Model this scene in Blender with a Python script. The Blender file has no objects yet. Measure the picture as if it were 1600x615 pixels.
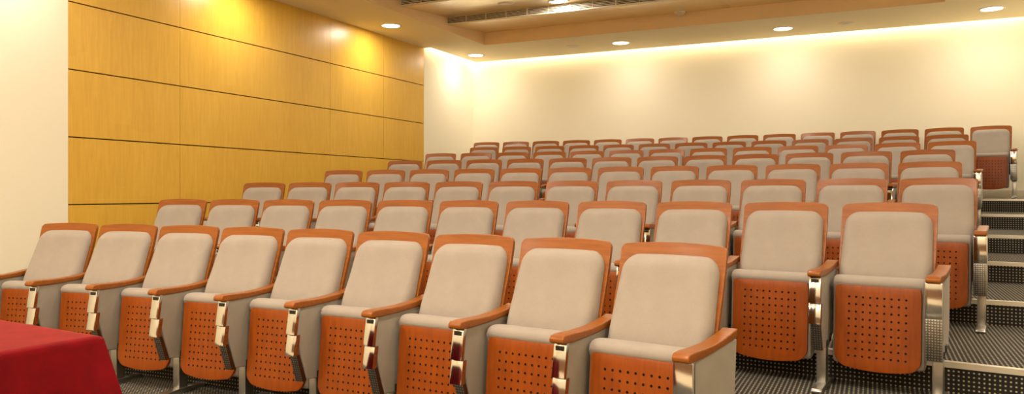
import bpy, bmesh, math, random
from mathutils import Vector, Matrix
random.seed(7)
scene = bpy.context.scene
COL = scene.collection
EYE = 1.2117                       # camera height above the hall floor
YAW = math.atan(567 / 1190)        # camera turned away from the long axis of the hall

# ------------------------------------------------------------------ materials
def new_mat(name):
    m = bpy.data.materials.new(name); m.use_nodes = True
    nt = m.node_tree; b = nt.nodes['Principled BSDF']
    return m, nt, b
def N(nt, t, **k):
    n = nt.nodes.new(t)
    for a, v in k.items(): setattr(n, a, v)
    return n
def ramp(nt, stops):
    r = N(nt, 'ShaderNodeValToRGB'); e = r.color_ramp.elements
    e[0].position, e[0].color = stops[0][0], (*stops[0][1], 1)
    e[1].position, e[1].color = stops[-1][0], (*stops[-1][1], 1)
    for p, c in stops[1:-1]:
        x = e.new(p); x.color = (*c, 1)
    return r
def coords(nt, scale, kind='Object'):
    tc = N(nt, 'ShaderNodeTexCoord'); mp = N(nt, 'ShaderNodeMapping')
    mp.inputs['Scale'].default_value = scale
    nt.links.new(tc.outputs[kind], mp.inputs['Vector'])
    return mp
def plain(name, col, rough=.5, metal=0., spec=.5):
    m, nt, b = new_mat(name)
    b.inputs['Base Color'].default_value = (*col, 1)
    b.inputs['Roughness'].default_value = rough
    b.inputs['Metallic'].default_value = metal
    b.inputs['Specular IOR Level'].default_value = spec
    return m
def wood(name, dark, mid, light, scale, rough, coat=.0, rand=True):
    m, nt, b = new_mat(name)
    mp = coords(nt, scale)
    if rand:
        oi = N(nt, 'ShaderNodeObjectInfo'); mul = N(nt, 'ShaderNodeMath', operation='MULTIPLY')
        mul.inputs[1].default_value = 40
        nt.links.new(oi.outputs['Random'], mul.inputs[0])
        nt.links.new(mul.outputs[0], mp.inputs['Location'])
    n1 = N(nt, 'ShaderNodeTexNoise'); n1.inputs['Scale'].default_value = 1; n1.inputs['Detail'].default_value = 6
    n1.inputs['Roughness'].default_value = .62; n1.inputs['Distortion'].default_value = .4
    nt.links.new(mp.outputs[0], n1.inputs['Vector'])
    r = ramp(nt, [(.3, dark), (.52, mid), (.75, light)])
    nt.links.new(n1.outputs['Fac'], r.inputs[0]); nt.links.new(r.outputs[0], b.inputs['Base Color'])
    b.inputs['Roughness'].default_value = rough
    b.inputs['Specular IOR Level'].default_value = .28
    b.inputs['Coat Weight'].default_value = coat; b.inputs['Coat Roughness'].default_value = .15
    bp = N(nt, 'ShaderNodeBump'); bp.inputs['Strength'].default_value = .04; bp.inputs['Distance'].default_value = .001
    nt.links.new(n1.outputs['Fac'], bp.inputs['Height']); nt.links.new(bp.outputs[0], b.inputs['Normal'])
    return m
def fabric(name, col, var=.10):
    m, nt, b = new_mat(name)
    mp = coords(nt, (1, 1, 1))
    n1 = N(nt, 'ShaderNodeTexNoise'); n1.inputs['Scale'].default_value = 320; n1.inputs['Detail'].default_value = 2
    n2 = N(nt, 'ShaderNodeTexNoise'); n2.inputs['Scale'].default_value = 9; n2.inputs['Detail'].default_value = 3
    for n in (n1, n2): nt.links.new(mp.outputs[0], n.inputs['Vector'])
    mx = N(nt, 'ShaderNodeMath', operation='ADD'); h = N(nt, 'ShaderNodeMath', operation='MULTIPLY'); h.inputs[1].default_value = .5
    nt.links.new(n1.outputs['Fac'], mx.inputs[0]); nt.links.new(n2.outputs['Fac'], mx.inputs[1]); nt.links.new(mx.outputs[0], h.inputs[0])
    lo = tuple(c * (1 - var) for c in col); hi = tuple(min(1, c * (1 + var)) for c in col)
    r = ramp(nt, [(.3, lo), (.7, hi)]); nt.links.new(h.outputs[0], r.inputs[0]); nt.links.new(r.outputs[0], b.inputs['Base Color'])
    b.inputs['Roughness'].default_value = .95; b.inputs['Specular IOR Level'].default_value = .15
    b.inputs['Sheen Weight'].default_value = .12; b.inputs['Sheen Roughness'].default_value = .5
    bp = N(nt, 'ShaderNodeBump'); bp.inputs['Strength'].default_value = .25; bp.inputs['Distance'].default_value = .0008
    nt.links.new(n1.outputs['Fac'], bp.inputs['Height']); nt.links.new(bp.outputs[0], b.inputs['Normal'])
    return m
def dotted(name, base, dot, ax, step, rad, rough, metal=0., bump=0.):
    """a regular grid of small dots over two of the object's axes"""
    m, nt, b = new_mat(name)
    tc = N(nt, 'ShaderNodeTexCoord'); sp = N(nt, 'ShaderNodeSeparateXYZ'); nt.links.new(tc.outputs['Object'], sp.inputs[0])
    d2 = []
    for a in ax:
        dv = N(nt, 'ShaderNodeMath', operation='DIVIDE'); dv.inputs[1].default_value = step
        fr = N(nt, 'ShaderNodeMath', operation='FRACT'); sb = N(nt, 'ShaderNodeMath', operation='SUBTRACT'); sb.inputs[1].default_value = .5
        pw = N(nt, 'ShaderNodeMath', operation='MULTIPLY')
        nt.links.new(sp.outputs[a], dv.inputs[0]); nt.links.new(dv.outputs[0], fr.inputs[0]); nt.links.new(fr.outputs[0], sb.inputs[0])
        nt.links.new(sb.outputs[0], pw.inputs[0]); nt.links.new(sb.outputs[0], pw.inputs[1]); d2.append(pw)
    ad = N(nt, 'ShaderNodeMath', operation='ADD'); sq = N(nt, 'ShaderNodeMath', operation='SQRT')
    nt.links.new(d2[0].outputs[0], ad.inputs[0]); nt.links.new(d2[1].outputs[0], ad.inputs[1]); nt.links.new(ad.outputs[0], sq.inputs[0])
    r = ramp(nt, [(rad * .75, dot), (rad * 1.25, base)])
    nt.links.new(sq.outputs[0], r.inputs[0])
    nz = N(nt, 'ShaderNodeTexNoise'); nz.inputs['Scale'].default_value = 60; nz.inputs['Detail'].default_value = 3
    nt.links.new(tc.outputs['Object'], nz.inputs['Vector'])
    mm = N(nt, 'ShaderNodeMix', data_type='RGBA', blend_type='MULTIPLY'); mm.inputs[0].default_value = .5
    nt.links.new(r.outputs[0], mm.inputs[6]); nt.links.new(nz.outputs['Fac'], mm.inputs[7])
    nt.links.new(mm.outputs[2], b.inputs['Base Color'])
    b.inputs['Roughness'].default_value = rough; b.inputs['Metallic'].default_value = metal
    if bump:
        bp = N(nt, 'ShaderNodeBump'); bp.inputs['Strength'].default_value = bump; bp.inputs['Distance'].default_value = .002; bp.invert = True
        nt.links.new(sq.outputs[0], bp.inputs['Height']); nt.links.new(bp.outputs[0], b.inputs['Normal'])
    return m
def plaster(name, col):
    m, nt, b = new_mat(name)
    mp = coords(nt, (1, 1, 1)); n = N(nt, 'ShaderNodeTexNoise'); n.inputs['Scale'].default_value = 90; n.inputs['Detail'].default_value = 4
    nt.links.new(mp.outputs[0], n.inputs['Vector'])
    bp = N(nt, 'ShaderNodeBump'); bp.inputs['Strength'].default_value = .05; bp.inputs['Distance'].default_value = .002
    nt.links.new(n.outputs['Fac'], bp.inputs['Height']); nt.links.new(bp.outputs[0], b.inputs['Normal'])
    b.inputs['Base Color'].default_value = (*col, 1); b.inputs['Roughness'].default_value = .85; b.inputs['Specular IOR Level'].default_value = .2
    return m
def glow(name, col, strength):
    m, nt, b = new_mat(name)
    b.inputs['Base Color'].default_value = (.8, .8, .8, 1)
    b.inputs['Emission Color'].default_value = (*col, 1); b.inputs['Emission Strength'].default_value = strength
    return m

M = {}
M['plaster'] = plaster('cream plaster', (.80, .755, .61))
M['ceiling'] = plaster('ceiling paint', (.93, .83, .58))
M['soffit'] = plaster('recess paint', (.86, .64, .37))
M['cherry'] = wood('orange cherry veneer', (.21, .042, .0025), (.255, .053, .003), (.29, .066, .004), (50, 50, 4), .38, .0)
M['cherry_h'] = wood('orange cherry edge veneer', (.205, .056, .005), (.25, .073, .006), (.30, .092, .009), (4, 50, 50), .36, .08)
M['maple_ceiling'] = wood('maple ceiling veneer', (.84, .58, .20), (.90, .66, .25), (.95, .72, .31), (1.2, 9, 9), .4, 1., False)
M['fabric'] = fabric('warm grey wool', (.30, .262, .228))
M['side_fabric'] = fabric('warm grey panel cloth', (.285, .255, .215))
M['chrome'] = plain('polished chrome', (.52, .515, .50), .11, 1.)
M['steel'] = plain('brushed steel', (.46, .45, .42), .32, 1.)
M['mesh_steel'] = dotted('dimpled steel', (.20, .195, .18), (.58, .57, .54), ('X', 'Z'), .0125, .28, .3, 1., .4)
M['black'] = plain('black felt and hole shade', (.012, .009, .007), .9)  # pan hole interiors: dark felt backing, with inner shade put into the colour
M['dark_metal'] = plain('dark hinge metal', (.05, .045, .04), .4, .7)
M['carpet'] = dotted('black dotted carpet', (.022, .020, .017), (.62, .56, .42), ('X', 'Y'), .0225, .22, .95)
M['carpet_riser'] = dotted('black dotted riser carpet', (.020, .018, .015), (.55, .49, .36), ('X', 'Z'), .0225, .20, .95)
M['nosing'] = plain('aluminium nosing', (.72, .68, .58), .35, .6)
M['baseboard'] = plain('painted baseboard', (.62, .56, .44), .5)
M['gap'] = plain('dark joint', (.05, .025, .006), .9)
M['vent'] = plain('vent slat', (.82, .74, .58), .5)
M['vent_dark'] = plain('vent throat', (.02, .015, .01), .9)
M['ring'] = plain('white lamp ring', (.85, .80, .68), .4)
M['lens'] = glow('lamp lens', (1., .88, .66), 14)
M['reflection_panel'] = plain('brown wainscot', (.20, .10, .045), .5)
M['stage'] = plain('pale bounce floor', (.72, .60, .42), .5)
M['white'] = plain('white plastic', (.80, .74, .60), .45)

# golden veneer wall: vertical flitches of slightly different tone, fine figure inside each
m, nt, b = new_mat('golden maple veneer')
tc = N(nt, 'ShaderNodeTexCoord'); mp = N(nt, 'ShaderNodeMapping'); mp.inputs['Scale'].default_value = (1, 6.2, .55)
nt.links.new(tc.outputs['Object'], mp.inputs['Vector'])
vo = N(nt, 'ShaderNodeTexVoronoi', feature='F1', distance='CHEBYCHEV'); vo.inputs['Scale'].default_value = 1; vo.inputs['Randomness'].default_value = .55
mp2 = N(nt, 'ShaderNodeMapping'); mp2.inputs['Scale'].default_value = (0, 3.6, 1.54)
nt.links.new(tc.outputs['Object'], mp2.inputs['Vector']); nt.links.new(mp2.outputs[0], vo.inputs['Vector'])
n1 = N(nt, 'ShaderNodeTexNoise'); n1.inputs['Scale'].default_value = 5; n1.inputs['Detail'].default_value = 7; n1.inputs['Distortion'].default_value = .8
nt.links.new(mp.outputs[0], n1.inputs['Vector'])
sx = N(nt, 'ShaderNodeSeparateColor'); nt.links.new(vo.outputs['Color'], sx.inputs[0])
a1 = N(nt, 'ShaderNodeMath', operation='MULTIPLY'); a1.inputs[1].default_value = .13; nt.links.new(sx.outputs[0], a1.inputs[0])
a2 = N(nt, 'ShaderNodeMath', operation='MULTIPLY_ADD'); a2.inputs[1].default_value = .87
nt.links.new(n1.outputs['Fac'], a2.inputs[0]); nt.links.new(a1.outputs[0], a2.inputs[2])
r = ramp(nt, [(.25, (.60, .345, .040)), (.5, (.65, .385, .048)), (.75, (.70, .43, .06))])
nt.links.new(a2.outputs[0], r.inputs[0]); nt.links.new(r.outputs[0], b.inputs['Base Color'])
b.inputs['Roughness'].default_value = .34; b.inputs['Specular IOR Level'].default_value = .45
M['maple'] = m

# red velvet
m, nt, b = new_mat('red velvet')
mp = coords(nt, (1, 1, 1)); n1 = N(nt, 'ShaderNodeTexNoise'); n1.inputs['Scale'].default_value = 14; n1.inputs['Detail'].default_value = 5
nt.links.new(mp.outputs[0], n1.inputs['Vector'])
r = ramp(nt, [(.3, (.11, .002, .004)), (.7, (.165, .003, .006))]); nt.links.new(n1.outputs['Fac'], r.inputs[0])
nt.links.new(r.outputs[0], b.inputs['Base Color'])
b.inputs['Roughness'].default_value = .9; b.inputs['Specular IOR Level'].default_value = .1
b.inputs['Sheen Weight'].default_value = .3; b.inputs['Sheen Roughness'].default_value = .35; b.inputs['Sheen Tint'].default_value = (1, .25, .2, 1)
M['velvet'] = m

# ------------------------------------------------------------------ mesh helpers
def finish(bm, name, mat, smooth=True, angle=35, bevel=0., seg=2):
    bmesh.ops.remove_doubles(bm, verts=bm.verts, dist=1e-5)
    bmesh.ops.recalc_face_normals(bm, faces=bm.faces)
    if bevel:
        es = [e for e in bm.edges if len(e.link_faces) == 2 and e.calc_face_angle(0) > math.radians(38)]
        bmesh.ops.bevel(bm, geom=es, offset=bevel, segments=seg, profile=.6, affect='EDGES', clamp_overlap=True)
    me = bpy.data.meshes.new(name); bm.to_mesh(me); bm.free()
    for mm in (mat if isinstance(mat, (list, tuple)) else [mat]): me.materials.append(mm)
    if smooth:
        for p in me.polygons: p.use_smooth = True
        me.set_sharp_from_angle(angle=math.radians(angle))
    return me
def box(bm, x0, x1, y0, y1, z0, z1, mi=0):
    v = [bm.verts.new((x, y, z)) for z in (z0, z1) for y in (y0, y1) for x in (x0, x1)]
    for f in ((0, 2, 3, 1), (4, 5, 7, 6), (0, 1, 5, 4), (2, 6, 7, 3), (0, 4, 6, 2), (1, 3, 7, 5)):
        q = bm.faces.new([v[i] for i in f]); q.material_index = mi
def prism(bm, pts, x0, x1):
    """polygon in (y, z) swept across x"""
    a = [bm.verts.new((x0, y, z)) for y, z in pts]; b = [bm.verts.new((x1, y, z)) for y, z in pts]
    bm.faces.new(a); bm.faces.new(b[::-1])
    n = len(pts)
    for i in range(n): bm.faces.new((a[i], a[(i + 1) % n], b[(i + 1) % n], b[i]))
def grid_faces(bm, g, mi=0):
    for r0, r1 in zip(g, g[1:]):
        for i in range(len(r0) - 1):
            f = bm.faces.new((r0[i], r0[i + 1], r1[i + 1], r1[i])); f.material_index = mi
def lathe(bm, prof, n=32, mi=0, c=(0, 0, 0)):
    rings = []
    for r, z in prof:
        rings.append([bm.verts.new((c[0] + r * math.cos(2 * math.pi * i / n), c[1] + r * math.sin(2 * math.pi * i / n), c[2] + z)) for i in range(n)])
    for a, b in zip(rings, rings[1:]):
        for i in range(n):
            f = bm.faces.new((a[i], a[(i + 1) % n], b[(i + 1) % n], b[i])); f.material_index = mi
    return rings
def link(name, me, parent=None, loc=(0, 0, 0), rotz=0.):
    o = bpy.data.objects.new(name, me); COL.objects.link(o)
    o.location = loc; o.rotation_euler = (0, 0, rotz)
    if parent: o.parent = parent
    return o
def thing(o, label, cat, group=None):
    o['label'] = label; o['category'] = cat
    if group: o['group'] = group
    return o
def structure(name, me, label=None):
    o = link(name, me); o['kind'] = 'structure'
    if label: o['label'] = label
    return o
def lerp_tab(tab, x):
    if x <= tab[0][0]: return tab[0][1]
    for (a, p), (b_, q) in zip(tab, tab[1:]):
        if x <= b_:
            t = (x - a) / (b_ - a); t = t * t * (3 - 2 * t) if False else t
            return p + (q - p) * t
    return tab[-1][1]

# ------------------------------------------------------------------ seat rows (measured arcs): right-end seat, heading, curvature, count
PITCH = .56; RISE = .1623
ROWS = [(-.7899, 3.2891, -.2426, .0781, 9), (.0721, 4.7739, -.1316, .0437, 11), (.4032, 6.1735, -.0683, .0277, 12),
        (.4261, 7.4649, -.1018, .0396, 12), (.4755, 8.6600, -.1419, .0511, 12), (.7979, 10.0612, -.1398, .0498, 13),
        (.8477, 11.3671, -.1348, .0482, 13), (1.4387, 12.2640, -.1543, .0380, 15)]
def row_seats(r):
    x, y, th, k, n = ROWS[r]; out = []
    for i in range(n):
        out.append((x, y, -.7 * math.atan2(x + 2.5, y + 9.5) + .3 * th)); am = th + k * PITCH / 2
        x -= PITCH * math.cos(am); y -= PITCH * math.sin(am); th += k * PITCH
    return out[::-1]
XW, XR, YB, YF, ZC = -6.97, 2.02, 12.9, -3.2, EYE + 2.475
def riser_y(r, x, off=-.15):
    """front edge of the tier behind row r"""
    X, Y, th, k, n = ROWS[r]; R = 1 / k
    cx, cy = X + R * math.sin(th), Y - R * math.cos(th)
    return cy + math.sqrt((R + off) ** 2 - (x - cx) ** 2)

# ------------------------------------------------------------------ floor: flat front, seven carpeted tiers with metal nosings
bm = bmesh.new(); XS = [XW - .1 + (XR + .2 - XW) * i / 60 for i in range(61)]
g = [[bm.verts.new((x, YF - .1, 0)) for x in XS], [bm.verts.new((x, riser_y(0, x) + .02, 0)) for x in XS]]
grid_faces(bm, g)
structure('floor', finish(bm, 'floor', M['carpet'], False), 'black carpet with a grid of small pale dots')
bm = bmesh.new(); box(bm, XW, XR, YF, .55, -.01, .012)  # added pale floor out of view, bounces light up to the ceiling
structure('floor_bounce', finish(bm, 'floor_bounce', M['stage'], False), 'added unseen pale floor bouncing light up to the ceiling')
for t in range(1, 8):
    z = RISE * t
    bm = bmesh.new()
    top0 = [bm.verts.new((x, riser_y(t - 1, x), z)) for x in XS]
    top1 = [bm.verts.new((x, riser_y(t, x) + .02 if t < 7 else YB + .05, z)) for x in XS]
    low0 = [bm.verts.new((x, riser_y(t - 1, x), z - RISE - .01)) for x in XS]
    grid_faces(bm, [top0, top1], 0); grid_faces(bm, [low0, top0], 1)
    structure('floor_tier', finish(bm, 'floor_tier', [M['carpet'], M['carpet_riser']], False), 'black dotted carpet tier under a row of seats')
    bm = bmesh.new()
    sec = [(-.007, -.026), (-.007, .004), (.034, .004), (.034, -.002), (0, -.002), (0, -.026)]
    gs = [[bm.verts.new((x, riser_y(t - 1, x) + a, z + c)) for x in XS] for a, c in sec]
    grid_faces(bm, gs + [gs[0]])
    structure('trim_%d' % t, finish(bm, 'nosing', M['nosing'], True, 30), 'aluminium nosing along the edge of a carpeted step')

# ------------------------------------------------------------------ walls
WY0, WY1 = 4.752, 11.124           # ends of the wood-panelled stretch of the side wall
bm = bmesh.new()
box(bm, XW - .15, XW, YF - .1, WY0, -.02, ZC + .3)
box(bm, XW - .15, XW, WY1, YB + .1, .4, ZC + .3)
box(bm, XW - .15, XW - .045, WY0, WY1, -.02, ZC + .3)
structure('wall_left', finish(bm, 'wall_left', M['plaster'], False), 'cream plaster side wall')
# veneer panels with open horizontal joints
bm = bmesh.new()
zs = [EYE - .762, EYE - .113, EYE + .5365, EYE + 1.186, EYE + 1.8355, ZC]
zs = [EYE - .113 - 1.298] + zs
ys = [WY0, 6.054, 8.64, 9.94, WY1]
for j in range(len(zs) - 1):
    for i in range(len(ys) - 1):
        box(bm, XW - .03, XW - .002, ys[i] + (.0022 if i else 0), ys[i + 1] - (.0022 if i < 3 else 0), zs[j] + .006, zs[j + 1] - (.006 if j < len(zs) - 2 else 0))
pan_me = finish(bm, 'wall_left_cladding', M['maple'], False)
structure('wall_left_cladding', pan_me, 'golden maple veneer panels with dark horizontal joints')
bm = bmesh.new(); box(bm, XW - .046, XW - .029, WY0, WY1, 0, ZC)
structure('wall_left_backing', finish(bm, 'wall_left_backing', M['gap'], False))
bm = bmesh.new(); box(bm, XW - .15, XR + .15, YB, YB + .15, .5, ZC + .3)
structure('wall_back', finish(bm, 'wall_back', M['plaster'], False), 'cream plaster back wall washed by downlights')
bm = bmesh.new(); box(bm, XR, XR + .15, YF - .1, YB + .1, -.02, ZC + .3)
structure('wall_right', finish(bm, 'wall_right', M['plaster'], False))
bm = bmesh.new(); box(bm, XW - .15, XR + .15, YF - .15, YF, -.02, ZC + .3)
structure('wall_front', finish(bm, 'wall_front', M['plaster'], False))
bm = bmesh.new(); box(bm, XW, XR, YF, YF + .03, 0, 1.35)  # added unseen brown panel, gives the chrome plates something dark to reflect
structure('wall_front_reflection', finish(bm, 'wall_front_reflection', M['reflection_panel'], False))
bm = bmesh.new(); zt = RISE * 7; box(bm, XW, XR, YB - .016, YB, zt, zt + .115)
structure('baseboard_back', finish(bm, 'baseboard_back', M['baseboard'], True, 30, .004), 'painted baseboard along the back wall')

# ------------------------------------------------------------------ ceiling: plaster border, cove slot, recess with tilted maple panels
RX0, RX1, RY1 = -5.91, .82, 11.34; SLOT = .13; RY0 = -1.2
bm = bmesh.new(); T = .30
box(bm, XW - .1, RX0, YF - .1, WY1, ZC, ZC + T)
box(bm, XW + SLOT, RX0, WY1, YB - SLOT, ZC, ZC + T)
box(bm, RX0, XR + .1, RY1, YB - SLOT, ZC, ZC + T)
box(bm, RX1, XR + .1, YF - .1, RY1, ZC, ZC + T)
box(bm, RX0, RX1, YF - .1, RY0, ZC, ZC + T)
box(bm, XW - .1, XR + .1, YF - .1, YB + .1, ZC + T, ZC + T + .05)
structure('ceiling', finish(bm, 'ceiling', M['ceiling'], False), 'cream plaster ceiling border around the recess')
bm = bmesh.new()                    # inner faces of the recess
box(bm, RX0 - .004, RX1 + .004, RY1 - .006, RY1 + .006, ZC + .0005, ZC + .26)
box(bm, RX0 - .006, RX0 + .006, RY0, RY1, ZC + .0005, ZC + .26)
box(bm, RX1 - .006, RX1 + .006, RY0, RY1, ZC + .0005, ZC + .26)
box(bm, RX0 - .004, RX1 + .004, RY0 - .006, RY0 + .006, ZC + .0005, ZC + .26)
structure('ceiling_recess_edge', finish(bm, 'ceiling_recess_edge', M['soffit'], False), 'tan painted upstand around the ceiling recess')
STEP = 1.265; ZLO, ZHI = EYE + 2.566, EYE + 2.680
def slope_z(y):                     # height of the tilted panel over a point
    k = math.floor((RY1 - y) / STEP - 1e-9); y1 = RY1 - STEP * k
    return ZHI - (ZHI - ZLO) * (y1 - y) / STEP
bm = bmesh.new(); k = 0; vent_ys = []
while RY1 - STEP * k > RY0:
    y1 = RY1 - STEP * k; y0 = y1 - STEP
    nx = 5; ww = (RX1 - RX0) / nx
    for i in range(nx):
        xa, xb = RX0 + ww * i + (.002 if i else 0), RX0 + ww * (i + 1) - (.002 if i < nx - 1 else 0)
        prism(bm, [(y1, ZHI), (y1, ZHI + .02), (y0, ZLO + .02), (y0, ZLO)], xa, xb)
    vent_ys.append(y0); k += 1
structure('ceiling_panel', finish(bm, 'ceiling_panel', M['maple_ceiling'], False), 'tilted maple panels inside the ceiling recess')

# ------------------------------------------------------------------ linear air vents between the tilted panels
for j, y0 in enumerate(vent_ys[:2]):
    e = link('air_vent', None, None, (0, y0, 0))
    thing(e, ['long slatted air vent between the maple ceiling panels, nearer the back wall',
              'long slatted air vent at the ceiling recess edge, farther from the back wall'][j], 'vent', 'linear vents in the maple ceiling')
    hz0, hz1 = ZLO - .002, ZHI + .004
    bm = bmesh.new(); box(bm, RX0 + .008, RX1 - .008, .004, .012, hz0, hz1)
    link('throat', finish(bm, 'vent_throat', M['vent_dark'], False), e)
    bm = bmesh.new()
    for zz in (hz0, hz1 - .008): box(bm, RX0 + .007, RX1 - .007, -.012, .002, zz, zz + .008)
    x = RX0 + .007; i = 0
    while x < RX1 - .02:
        box(bm, x, x + (.012 if i % 4 == 0 else .005), -.011, .002, hz0 + .008, hz1 - .008); x += .335; i += 1
    link('frame', finish(bm, 'vent_frame', M['vent'], False), e)
    bm = bmesh.new(); ns = 5; hh = (hz1 - hz0 - .016) / ns
    for s in range(ns):
        zc = hz0 + .008 + hh * (s + .5)
        prism(bm, [(-.011, zc - .0075), (-.011, zc - .001), (.004, zc + .0065), (.004, zc + .003)], RX0 + .008, RX1 - .008)
    link('slat', finish(bm, 'vent_slat', M['vent'], False), e)

# ------------------------------------------------------------------ downlights
def lamp_meshes():
    bm = bmesh.new(); lathe(bm, [(.128, .006), (.128, -.006), (.134, -.011), (.150, -.009), (.158, -.002), (.158, .006)], 40)
    ring = finish(bm, 'trim_ring', M['ring'], True, 50)
    bm = bmesh.new(); rr = lathe(bm, [(.128, -.0045), (.09, -.003), (.03, -.002)], 40); bm.faces.new(rr[-1])
    return ring, finish(bm, 'lens', M['lens'], True)
RING, LENS = lamp_meshes()
def downlight(x, y, z, label, tilt=0., power=30., group='downlights in the plaster ceiling'):
    e = link('ceiling_light', None, None, (x, y, z)); e.rotation_euler = (tilt, 0, 0)
    if label: thing(e, label, 'ceiling light', group)
    else: thing(e, 'unseen round warm downlight in the ceiling nearer the stage', 'ceiling light', 'downlights nearer the stage')
    link('trim_ring', RING, e); link('lens', LENS, e)
    ld = bpy.data.lights.new('downlight', 'AREA'); ld.shape = 'DISK'; ld.size = .24; ld.energy = power; ld.color = LAMP
    lo = bpy.data.objects.new('downlight_lamp', ld); COL.objects.link(lo); lo.parent = e; lo.location = (0, 0, -.013)
    return e
LAMP = (1., .89, .74)
PW = 23.
downlight(-6.48, 12.09, ZC, 'round downlight at the corner of the back wall and wood-panelled wall', power=PW * .5)
downlight(-3.79, 12.12, ZC, 'round downlight before the back wall, second from the wood-panelled wall', power=PW * .5)
downlight(-1.25, 12.12, ZC, 'round downlight before the back wall, third from the wood-panelled wall', power=PW * .5)
downlight(1.42, 12.02, ZC, 'round downlight before the back wall, above the aisle steps', power=PW * .65)
downlight(-6.47, 9.41, ZC, 'round downlight above the middle of the wood-panelled wall', power=PW * .8)
for y in (6.75, 4.05, 1.35, -1.35): downlight(-6.47, y, ZC, None, power=PW * .8)
for x in (-5.2, -3.4, -1.6, .2): downlight(x, -2.8, ZC, None, power=PW * 2.6)  # added unseen row washing the front wall for bounced light
for y in (9.4, 6.7, 4.0, 1.3): downlight(1.42, y, ZC, None, power=PW)
TL = math.atan((ZHI - ZLO) / STEP)
downlight(-3.96, 9.82, slope_z(9.82) - .001, 'round downlight set in the maple ceiling panels', TL, PW, 'downlights in the maple ceiling')
for x in (-3.84, -1.25):
    for y in (9.53, 7.0, 4.47, 1.94, .68):
        if (x, y) != (-3.84, 9.53): downlight(x, y, slope_z(y) - .001, None, TL, PW * (2 if y < 2 else 1))  # power doubled near the stage to bounce more light upward

# cove lamps hidden in the slot above the walls
def cove(name, x, y, sx, sy, power):
    ld = bpy.data.lights.new(name, 'AREA'); ld.shape = 'RECTANGLE'; ld.size = sx; ld.size_y = sy; ld.energy = power; ld.color = (1., .88, .68)
    o = bpy.data.objects.new(name, ld); COL.objects.link(o); o.location = (x, y, ZC + .17)
cove('cove_lamp_back', (XW + XR) / 2, YB - SLOT / 2, XR - XW - .05, .08, 40.)
cove('cove_lamp_side', XW + SLOT / 2, (WY1 + YB) / 2, .08, YB - WY1 - .05, 8.)

# small ceiling fittings
def fitting(name, x, y, z, prof, label, cat, tilt=0., mat='white'):
    bm = bmesh.new(); rr = lathe(bm, prof, 28); bm.faces.new(rr[-1])
    o = link(name, finish(bm, name, M[mat], True, 40), None, (x, y, z)); o.rotation_euler = (tilt, 0, 0)
    return thing(o, label, cat)
FL = [(.11, .004), (.11, -.006), (.10, -.010), (.05, -.012), (.045, -.022), (.02, -.024)]
fitting('ceiling_sensor', -4.61, 12.06, ZC, FL, 'small flat round fitting between the corner downlight and the next', 'ceiling sensor')
fitting('ceiling_sensor', -.38, 12.13, ZC, FL, 'small flat round fitting on the plaster ceiling nearer the aisle', 'ceiling sensor')
fitting('ceiling_speaker', -4.62, 9.51, slope_z(9.51) - .001, [(.115, .004), (.115, -.006), (.10, -.010), (.03, -.010)], 'round speaker grille flush in the maple ceiling', 'ceiling speaker', TL, 'vent')
fitting('smoke_detector', -2.59, 11.18, slope_z(11.18) - .001, [(.08, .004), (.08, -.02), (.066, -.03), (.058, -.055), (.03, -.06)], 'white smoke detector on the maple ceiling below the air vent', 'smoke detector', TL)

# ------------------------------------------------------------------ the tip-up seat: local -y is forward, origin on the floor under the backrest's top edge
ARM_X = .28
SHELL = [(.30, -.150), (.42, -.150), (.50, -.143), (.58, -.128), (.66, -.105), (.74, -.075), (.82, -.045), (.90, -.019), (.98, 0.), (1.05, .02)]
def smooth_tab(tab, x):
    s = 0
    for d in (-.04, -.02, 0, .02, .04): s += lerp_tab(tab, x + d)
    return s / 5
HW, ZTOP = .2420, .984
def shell_surface():
    bm = bmesh.new()
    zl = [.32, .37, .42, .47, .52, .57, .62, .67, .72, .77, .82, .87, .91, .935]
    rc = .027
    zl += [ZTOP - rc + rc * math.sin(math.radians(a)) for a in (0, 15, 30, 45, 60, 75, 90)]
    fr = [-1, -.97, -.9, -.75, -.5, -.25, 0, .25, .5, .75, .9, .97, 1]
    F, B = [], []
    for z in zl:
        hw = HW - .006 * max(0, (.8 - z) / .5)
        if z > ZTOP - rc: hw -= rc - math.sqrt(max(0, rc * rc - (z - ZTOP + rc) ** 2))
        rf, rb = [], []
        for u in fr:
            x = u * hw; up = max(0, (z - .8) / (ZTOP - .8))
            zz = z + .012 * (1 - (x / HW) ** 2) * up ** 2
            y = smooth_tab(SHELL, z) - .014 * (x / HW) ** 2
            rf.append(bm.verts.new((x, y, zz))); rb.append(bm.verts.new((x, y + .022, zz)))
        F.append(rf); B.append(rb)
    grid_faces(bm, F); grid_faces(bm, [r[::-1] for r in B])
    n = len(fr)
    for a in range(len(F) - 1):
        bm.faces.new((F[a][0], F[a + 1][0], B[a + 1][0], B[a][0])); bm.faces.new((F[a][-1], B[a][-1], B[a + 1][-1], F[a + 1][-1]))
    for i in range(n - 1):
        bm.faces.new((F[0][i], B[0][i], B[0][i + 1], F[0][i + 1])); bm.faces.new((F[-1][i], F[-1][i + 1], B[-1][i + 1], B[-1][i]))
    return finish(bm, 'back_shell', M['cherry_h'], True, 40, .004)
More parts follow.
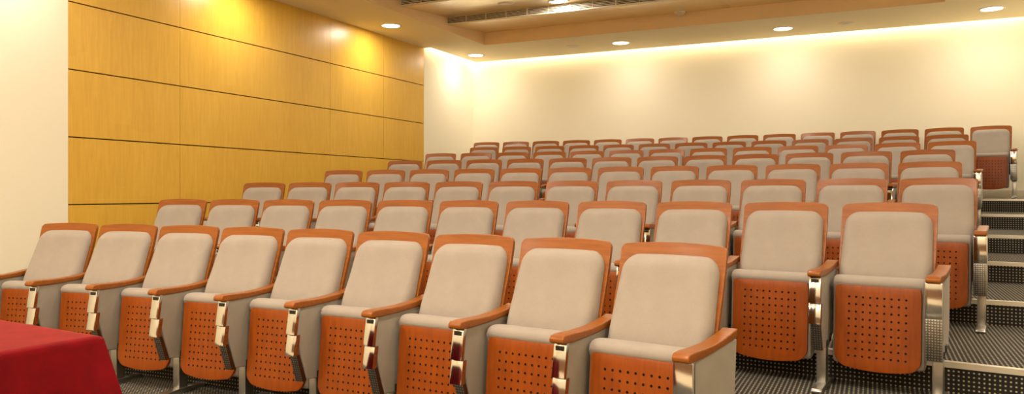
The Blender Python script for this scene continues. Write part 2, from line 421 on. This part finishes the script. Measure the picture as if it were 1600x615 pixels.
def cushion_surface():
    bm = bmesh.new()
    zt, zb, rc, R = .938, .47, .070, .05
    ts = [0, .006, .02, .045, .09, .16, .25, .35, .45, .55, .65, .75, .83, .88, .915, .945, .965, .98, .99, .996, 1]
    fr = [0, .25, .5, .68, .80, .88, .93, .965, .985, .996, 1]
    fr = [-a for a in fr[:0:-1]] + fr
    G = []
    for t in ts:
        z = zb + (zt - zb) * t
        hw0 = .2335 - .014 * t
        hw = hw0
        if z > zt - rc: hw = hw0 - (rc - math.sqrt(max(0, rc * rc - (z - zt + rc) ** 2)))
        row = []
        for u in fr:
            x = u * hw
            # distance to the outline
            ex = hw0 - abs(x); ez = zt - z
            if ex < rc and ez < rc: e = rc - math.hypot(rc - ex, rc - ez)
            else: e = min(ex, ez)
            e = max(0, min(e, z - zb + .02, R)) / R
            T = lerp_tab([(.45, .075), (.60, .085), (.72, .066), (.85, .056), (.95, .050)], z)
            d = T * math.sqrt(max(0, 1 - (1 - e) ** 2))
            up = max(0, (z - .8) / (ZTOP - .8))
            zz = z + .012 * (1 - (x / HW) ** 2) * up ** 2
            y = smooth_tab(SHELL, z) - .014 * (x / HW) ** 2 + .003 - d - .006 * (x / .22) ** 2 * (1 if z < .85 else .5)
            row.append(bm.verts.new((x, y, zz)))
        G.append(row)
    grid_faces(bm, G)
    me = finish(bm, 'back_cushion', M['fabric'], True, 70)
    return me
# tilted pan: bottom stands a little forward of the top
PZ0, PZ1, PY0, PY1 = .120, .559, -.405, -.368
def pan_y(z): return PY0 + (PY1 - PY0) * (z - PZ0) / (PZ1 - PZ0)
def pan_mesh():
    """perforated plywood face: 9 x 9 round holes, bowed lower edge, rounded corners"""
    bm = bmesh.new()
    hw = .204; sx, sz = .034, .0385; n = 9; hr = .0058
    x0 = -sx * n / 2; z0 = .172; x1, z1 = -x0, z0 + sz * n; cz = (z0 + z1) / 2
    vc = {}
    def V(x, z, dy=0.):
        key = (round(x, 6), round(z, 6), round(dy, 6))
        if key not in vc: vc[key] = bm.verts.new((x, pan_y(z) + dy, z))
        return vc[key]
    for i in range(n):
        for j in range(n):
            cx, cy = x0 + sx * (i + .5), z0 + sz * (j + .5); h, v = sx / 2, sz / 2
            sq = [(cx + h, cy), (cx + h, cy + v), (cx, cy + v), (cx - h, cy + v), (cx - h, cy), (cx - h, cy - v), (cx, cy - v), (cx + h, cy - v)]
            ci = [(cx + hr * math.cos(a * math.pi / 4), cy + hr * math.sin(a * math.pi / 4)) for a in range(8)]
            for a in range(8):
                b_ = (a + 1) % 8
                bm.faces.new((V(*ci[a]), V(*sq[a]), V(*sq[b_]), V(*ci[b_])))
                f = bm.faces.new((V(*ci[a]), V(*ci[b_]), V(*ci[b_], .008), V(*ci[a], .008))); f.material_index = 1
            f = bm.faces.new([V(*p, .008) for p in ci]); f.material_index = 1
    m_ = 2 * n
    per = [(x0 + (x1 - x0) * k / m_, z0) for k in range(m_)] + [(x1, z0 + (z1 - z0) * k / m_) for k in range(m_)] \
        + [(x1 - (x1 - x0) * k / m_, z1) for k in range(m_)] + [(x0, z1 - (z1 - z0) * k / m_) for k in range(m_)]
    def outl(p):
        ux, uz = p[0] / x1, (p[1] - cz) / (z1 - cz)
        rc = .050 if uz < 0 else .016
        # square -> rounded corner: slide the last stretch of each side onto an arc
        X = ux * hw; low = PZ0 + .026 * ux * ux
        Z = cz + uz * (PZ1 - cz) if uz > 0 else cz + uz * (cz - low)
        hgt = (PZ1 - Z) if uz > 0 else (Z - low)
        ex = hw - abs(X)
        if ex < rc and hgt < rc:
            dx, dz = rc - ex, rc - hgt; big = max(dx, dz); L = math.hypot(dx, dz)
            k = big / L; dx *= k; dz *= k
            X = math.copysign(hw - rc + dx, X); Z = PZ1 - rc + dz if uz > 0 else low + rc - dz
        return X, Z
    out = [outl(p) for p in per]; L = len(per)
    vi = [V(*p) for p in per]
    vm = [bm.verts.new((p[0] * .2 + q[0] * .8, pan_y(p[1] * .2 + q[1] * .8), p[1] * .2 + q[1] * .8)) for p, q in zip(per, out)]
    vo_ = [bm.verts.new((x, pan_y(z) + .002, z)) for x, z in out]
    vs = [bm.verts.new((x * 1.01, pan_y(z) + .007, (z - cz) * 1.006 + cz)) for x, z in out]
    vb = [bm.verts.new((x * 1.008, pan_y(z) + .018, (z - cz) * 1.004 + cz)) for x, z in out]
    for A, B in ((vi, vm), (vm, vo_), (vo_, vs), (vs, vb)):
        for k_ in range(L): bm.faces.new((A[k_], A[(k_ + 1) % L], B[(k_ + 1) % L], B[k_]))
    vcen = bm.verts.new((0, pan_y(cz) + .018, cz))
    for k_ in range(L): bm.faces.new((vb[k_], vb[(k_ + 1) % L], vcen))
    return finish(bm, 'seat_panel', [M['cherry'], M['black']], True, 40)
def seat_cushion_mesh():
    bm = bmesh.new()
    # side section (y, z) of the folded-up cushion, inflated, swept across x with rounded ends
    sec = [(-.383, .19), (-.372, .33), (-.361, .46), (-.352, .572), (-.364, .588), (-.367, .602), (-.358, .620), (-.338, .631), (-.31, .634),
           (-.27, .630), (-.235, .612), (-.218, .57), (-.212, .45), (-.218, .33), (-.235, .24), (-.262, .195), (-.30, .172), (-.35, .165), (-.374, .174)]
    sec = [(y, z - .026) for y, z in sec]
    cy = sum(p[0] for p in sec) / len(sec); cz = sum(p[1] for p in sec) / len(sec)
    xs = [(-.219, .80), (-.218, .88), (-.214, .95), (-.205, .985), (-.18, 1), (-.1, 1.003), (0, 1.004), (.1, 1.003), (.18, 1), (.205, .985), (.214, .95), (.218, .88), (.219, .80)]
    rings = []
    for x, s in xs:
        sy = 1 - (1 - s) * 1.0; sz = 1 - (1 - s) * .35
        rings.append([bm.verts.new((x, cy + (y - cy) * sy, cz + (z - cz) * sz)) for y, z in sec])
    n = len(sec)
    for a, b_ in zip(rings, rings[1:]):
        for i in range(n): bm.faces.new((a[i], a[(i + 1) % n], b_[(i + 1) % n], b_[i]))
    bm.faces.new(rings[0]); bm.faces.new(rings[-1][::-1])
    return finish(bm, 'seat_cushion', M['fabric'], True, 60)
def arm_mesh():
    bm = bmesh.new()
    prof = [(-.628, .640, .655), (-.615, .634, .667), (-.56, .632, .668), (-.48, .632, .664), (-.38, .634, .662), (-.28, .638, .666), (-.19, .645, .675), (-.11, .652, .685)]
    G = []
    for y, zl, zh in prof:
        w = .0325 if y < -.3 else .031
        G.append([bm.verts.new(v) for v in ((-w, y, zl), (w, y, zl), (w, y, zh), (-w, y, zh))])
    for a, b_ in zip(G, G[1:]):
        for i in range(4): bm.faces.new((a[i], a[(i + 1) % 4], b_[(i + 1) % 4], b_[i]))
    bm.faces.new(G[0]); bm.faces.new(G[-1][::-1])
    return finish(bm, 'armrest', M['cherry_h'], True, 40, .006, 3)
def side_panel_mesh(end):
    bm = bmesh.new()
    if end: pts = [(-.585, .638), (-.585, .262), (-.40, .235), (-.19, .27), (-.135, .34), (-.10, .642)]
    else: pts = [(-.585, .636), (-.585, .47), (-.512, .250), (-.40, .235), (-.20, .30), (-.10, .645)]
    prism(bm, pts, -.0245, .0245)
    return finish(bm, 'side_panel', M['side_fabric'], True, 35, .008, 3)
def plate(name, x, y0, y1, z0, z1, mat, bev=.003, lean=0.):
    bm = bmesh.new(); box(bm, -x, x, y0, y1, z0, z1)
    for v in bm.verts: v.co.y += (v.co.z - (z0 + z1) / 2) * lean
    return finish(bm, name, M[mat], True, 35, bev)
def hinge_plate_mesh():
    bm = bmesh.new(); prism(bm, [(-.594, .392), (-.570, .392), (-.515, .243), (-.545, .243)], -.024, .024)
    return finish(bm, 'hinge_plate', M['mesh_steel'], True, 35, .002)
def leg_mesh():
    bm = bmesh.new(); box(bm, -.024, .024, -.415, -.345, .020, .262); return finish(bm, 'leg', M['steel'], True, 35, .004)
def foot_mesh():
    bm = bmesh.new()
    pts = [(-.535, .0), (-.540, .014), (-.528, .026), (-.42, .034), (-.34, .034), (-.215, .026), (-.205, .014), (-.21, .0)]
    prism(bm, pts, -.027, .027); return finish(bm, 'foot', M['steel'], True, 35, .004)
def pivot_mesh():
    bm = bmesh.new()
    box(bm, -.033, .033, -.34, -.30, .245, .285); box(bm, -.031, .031, -.41, -.38, .228, .262)
    return finish(bm, 'pivot', M['dark_metal'], True, 35, .004)
P_SHELL, P_BACK, P_PAN, P_SEAT, P_ARM = shell_surface(), cushion_surface(), pan_mesh(), seat_cushion_mesh(), arm_mesh()
P_SIDE, P_SIDE_END = side_panel_mesh(False), side_panel_mesh(True)
P_PLATE = plate('front_plate', .029, -.604, -.583, .498, .634, 'chrome', .003, .18)
P_COVER = plate('lower_cover', .031, -.611, -.580, .390, .496, 'chrome', .004, .18)
P_LATCH = plate('latch', .019, -.599, -.588, .604, .622, 'dark_metal', .001)
P_HINGE = hinge_plate_mesh()
P_PLATE_E = plate('front_plate', .036, -.604, -.584, .463, .634, 'chrome')
P_LOW_E = plate('lower_plate', .035, -.601, -.584, .262, .461, 'mesh_steel', .002)
P_EDGE = plate('front_edge', .0385, -.600, -.582, .258, .636, 'steel', .002)
P_LEG, P_FOOT, P_PIVOT = leg_mesh(), foot_mesh(), pivot_mesh()

def arm_assembly(seat, x, end):
    link('armrest', P_ARM, seat, (x, .025, -.018))
    s = link('side_panel', P_SIDE_END if end else P_SIDE, seat, (x, .025, -.018))
    if end:
        link('front_edge', P_EDGE, s); link('front_plate', P_PLATE_E, s); link('lower_plate', P_LOW_E, s)
    else:
        link('front_plate', P_PLATE, s); link('latch', P_LATCH, s); link('lower_cover', P_COVER, s); link('hinge_plate', P_HINGE, s)
    l = link('leg', P_LEG, seat, (x, 0, 0)); link('foot', P_FOOT, l)
    link('pivot', P_PIVOT, seat, (x, 0, 0))
ORD = ['', 'first', 'second', 'third', 'fourth', 'fifth', 'sixth', 'seventh', 'eighth']
ROWN = ['front row', 'second row', 'third row', 'fourth row', 'fifth row', 'sixth row', 'seventh row', 'back row']
for r in range(8):
    ss = row_seats(r); n = len(ss)
    for i, (x, y, th) in enumerate(ss):
        e = link('auditorium_seat', None, None, (x, y, RISE * r), th)
        rn = ROWN[r]; far = 'wood-panelled wall end'; near = 'stepped aisle end'
        j = n - 1 - i
        if i == 0: lab = 'grey tip-up seat with perforated orange pan at the %s of the %s' % (far, rn)
        elif j == 0: lab = 'grey tip-up seat with chrome-fronted end arm at the %s of the %s' % (near, rn)
        elif i <= j: lab = 'grey tip-up seat, %s from the %s of the %s' % (ORD[i + 1], far, rn)
        else: lab = 'grey tip-up seat, %s from the %s of the %s' % (ORD[j + 1], near, rn)
        thing(e, lab, 'seat', 'tip-up seats of the ' + rn)
        link('back_shell', P_SHELL, e); link('back_cushion', P_BACK, e)
        link('seat_panel', P_PAN, e); link('seat_cushion', P_SEAT, e)
        arm_assembly(e, ARM_X, j == 0)
        if i == 0: arm_assembly(e, -ARM_X, True)

# ------------------------------------------------------------------ red cloth over the table in front of the seats
def tablecloth():
    bm = bmesh.new()
    x0, x1, y0, y1, zt = -.80, 0., -.62, 0., EYE - .472
    rc = .02; pts = []
    def side(a, b_, n): return [(a[0] + (b_[0] - a[0]) * k / n, a[1] + (b_[1] - a[1]) * k / n) for k in range(n)]
    cs = [(x0, y0), (x1, y0), (x1, y1), (x0, y1)]
    for k in range(4): pts += side(cs[k], cs[(k + 1) % 4], 60 if k % 2 == 0 else 30)
    L = len(pts)
    def cornerness(p):
        return max(math.exp(-(math.hypot(p[0] - c[0], p[1] - c[1]) / .085) ** 2) for c in cs)
    def outward(p):
        # blend of the side normal and the corner diagonal
        nx = (1 if p[0] > x1 - .001 else -1 if p[0] < x0 + .001 else 0); ny = (1 if p[1] > y1 - .001 else -1 if p[1] < y0 + .001 else 0)
        c = cornerness(p); k = min(cs, key=lambda q: math.hypot(p[0] - q[0], p[1] - q[1]))
        dx, dy = (1 if k[0] > -.4 else -1), (1 if k[1] > -.3 else -1)
        vx, vy = nx * (1 - c) + dx * c, ny * (1 - c) + dy * c
        l = math.hypot(vx, vy); return vx / l, vy / l, c
    ring_d = [-.02, -.008, 0, .006, .02, .05, .10, .16, .24, .34, .46, .58, .68, .735]
    prev = None; rings = []
    for q, d in enumerate(ring_d):
        ring = []
        for i, p in enumerate(pts):
            ox, oy, c = outward(p)
            if d <= 0:
                ring.append(bm.verts.new((p[0] + (.006 if d == 0 else d) * ox * 1., p[1] + (.006 if d == 0 else d) * oy, zt - (.004 if d == 0 else 0))))
            else:
                s = i * 2 * math.pi
                rip = (.014 * math.sin(i * .42 + 1.2) + .010 * math.sin(i * .23 + .4)) * min(1, d / .3)
                off = .012 + .03 * d + rip * (1 - c) + c * .27 * d
                ring.append(bm.verts.new((p[0] + ox * off, p[1] + oy * off, zt - .004 - d)))
        rings.append(ring)
    for a, b_ in zip(rings, rings[1:]):
        for i in range(L): bm.faces.new((a[i], a[(i + 1) % L], b_[(i + 1) % L], b_[i]))
    bm.faces.new(rings[0])
    return finish(bm, 'tablecloth', M['velvet'], True, 70)
thing(link('tablecloth', tablecloth(), None, (-2.32, 1.69, 0), math.radians(-5)), 'red velvet cloth draped over the table in front of the front row', 'tablecloth')

# ------------------------------------------------------------------ camera, world, view
cam = bpy.data.cameras.new('camera'); co = bpy.data.objects.new('camera', cam); COL.objects.link(co)
cam.sensor_width = 36; cam.lens = 36 * 1190 / 1600; cam.shift_y = -6.5 / 1600; cam.clip_start = .05
co.location = (0, 0, EYE); co.rotation_euler = (math.pi / 2, 0, YAW)
scene.camera = co
w = bpy.data.worlds.new('world'); scene.world = w; w.use_nodes = True
w.node_tree.nodes['Background'].inputs[0].default_value = (1, .9, .75, 1); w.node_tree.nodes['Background'].inputs[1].default_value = .0
scene.view_settings.view_transform = 'Standard'; scene.view_settings.look = 'None'
scene.view_settings.gamma = 1; scene.view_settings.use_curve_mapping = False
scene.view_settings.exposure = .12
scene.cycles.diffuse_bounces = 6
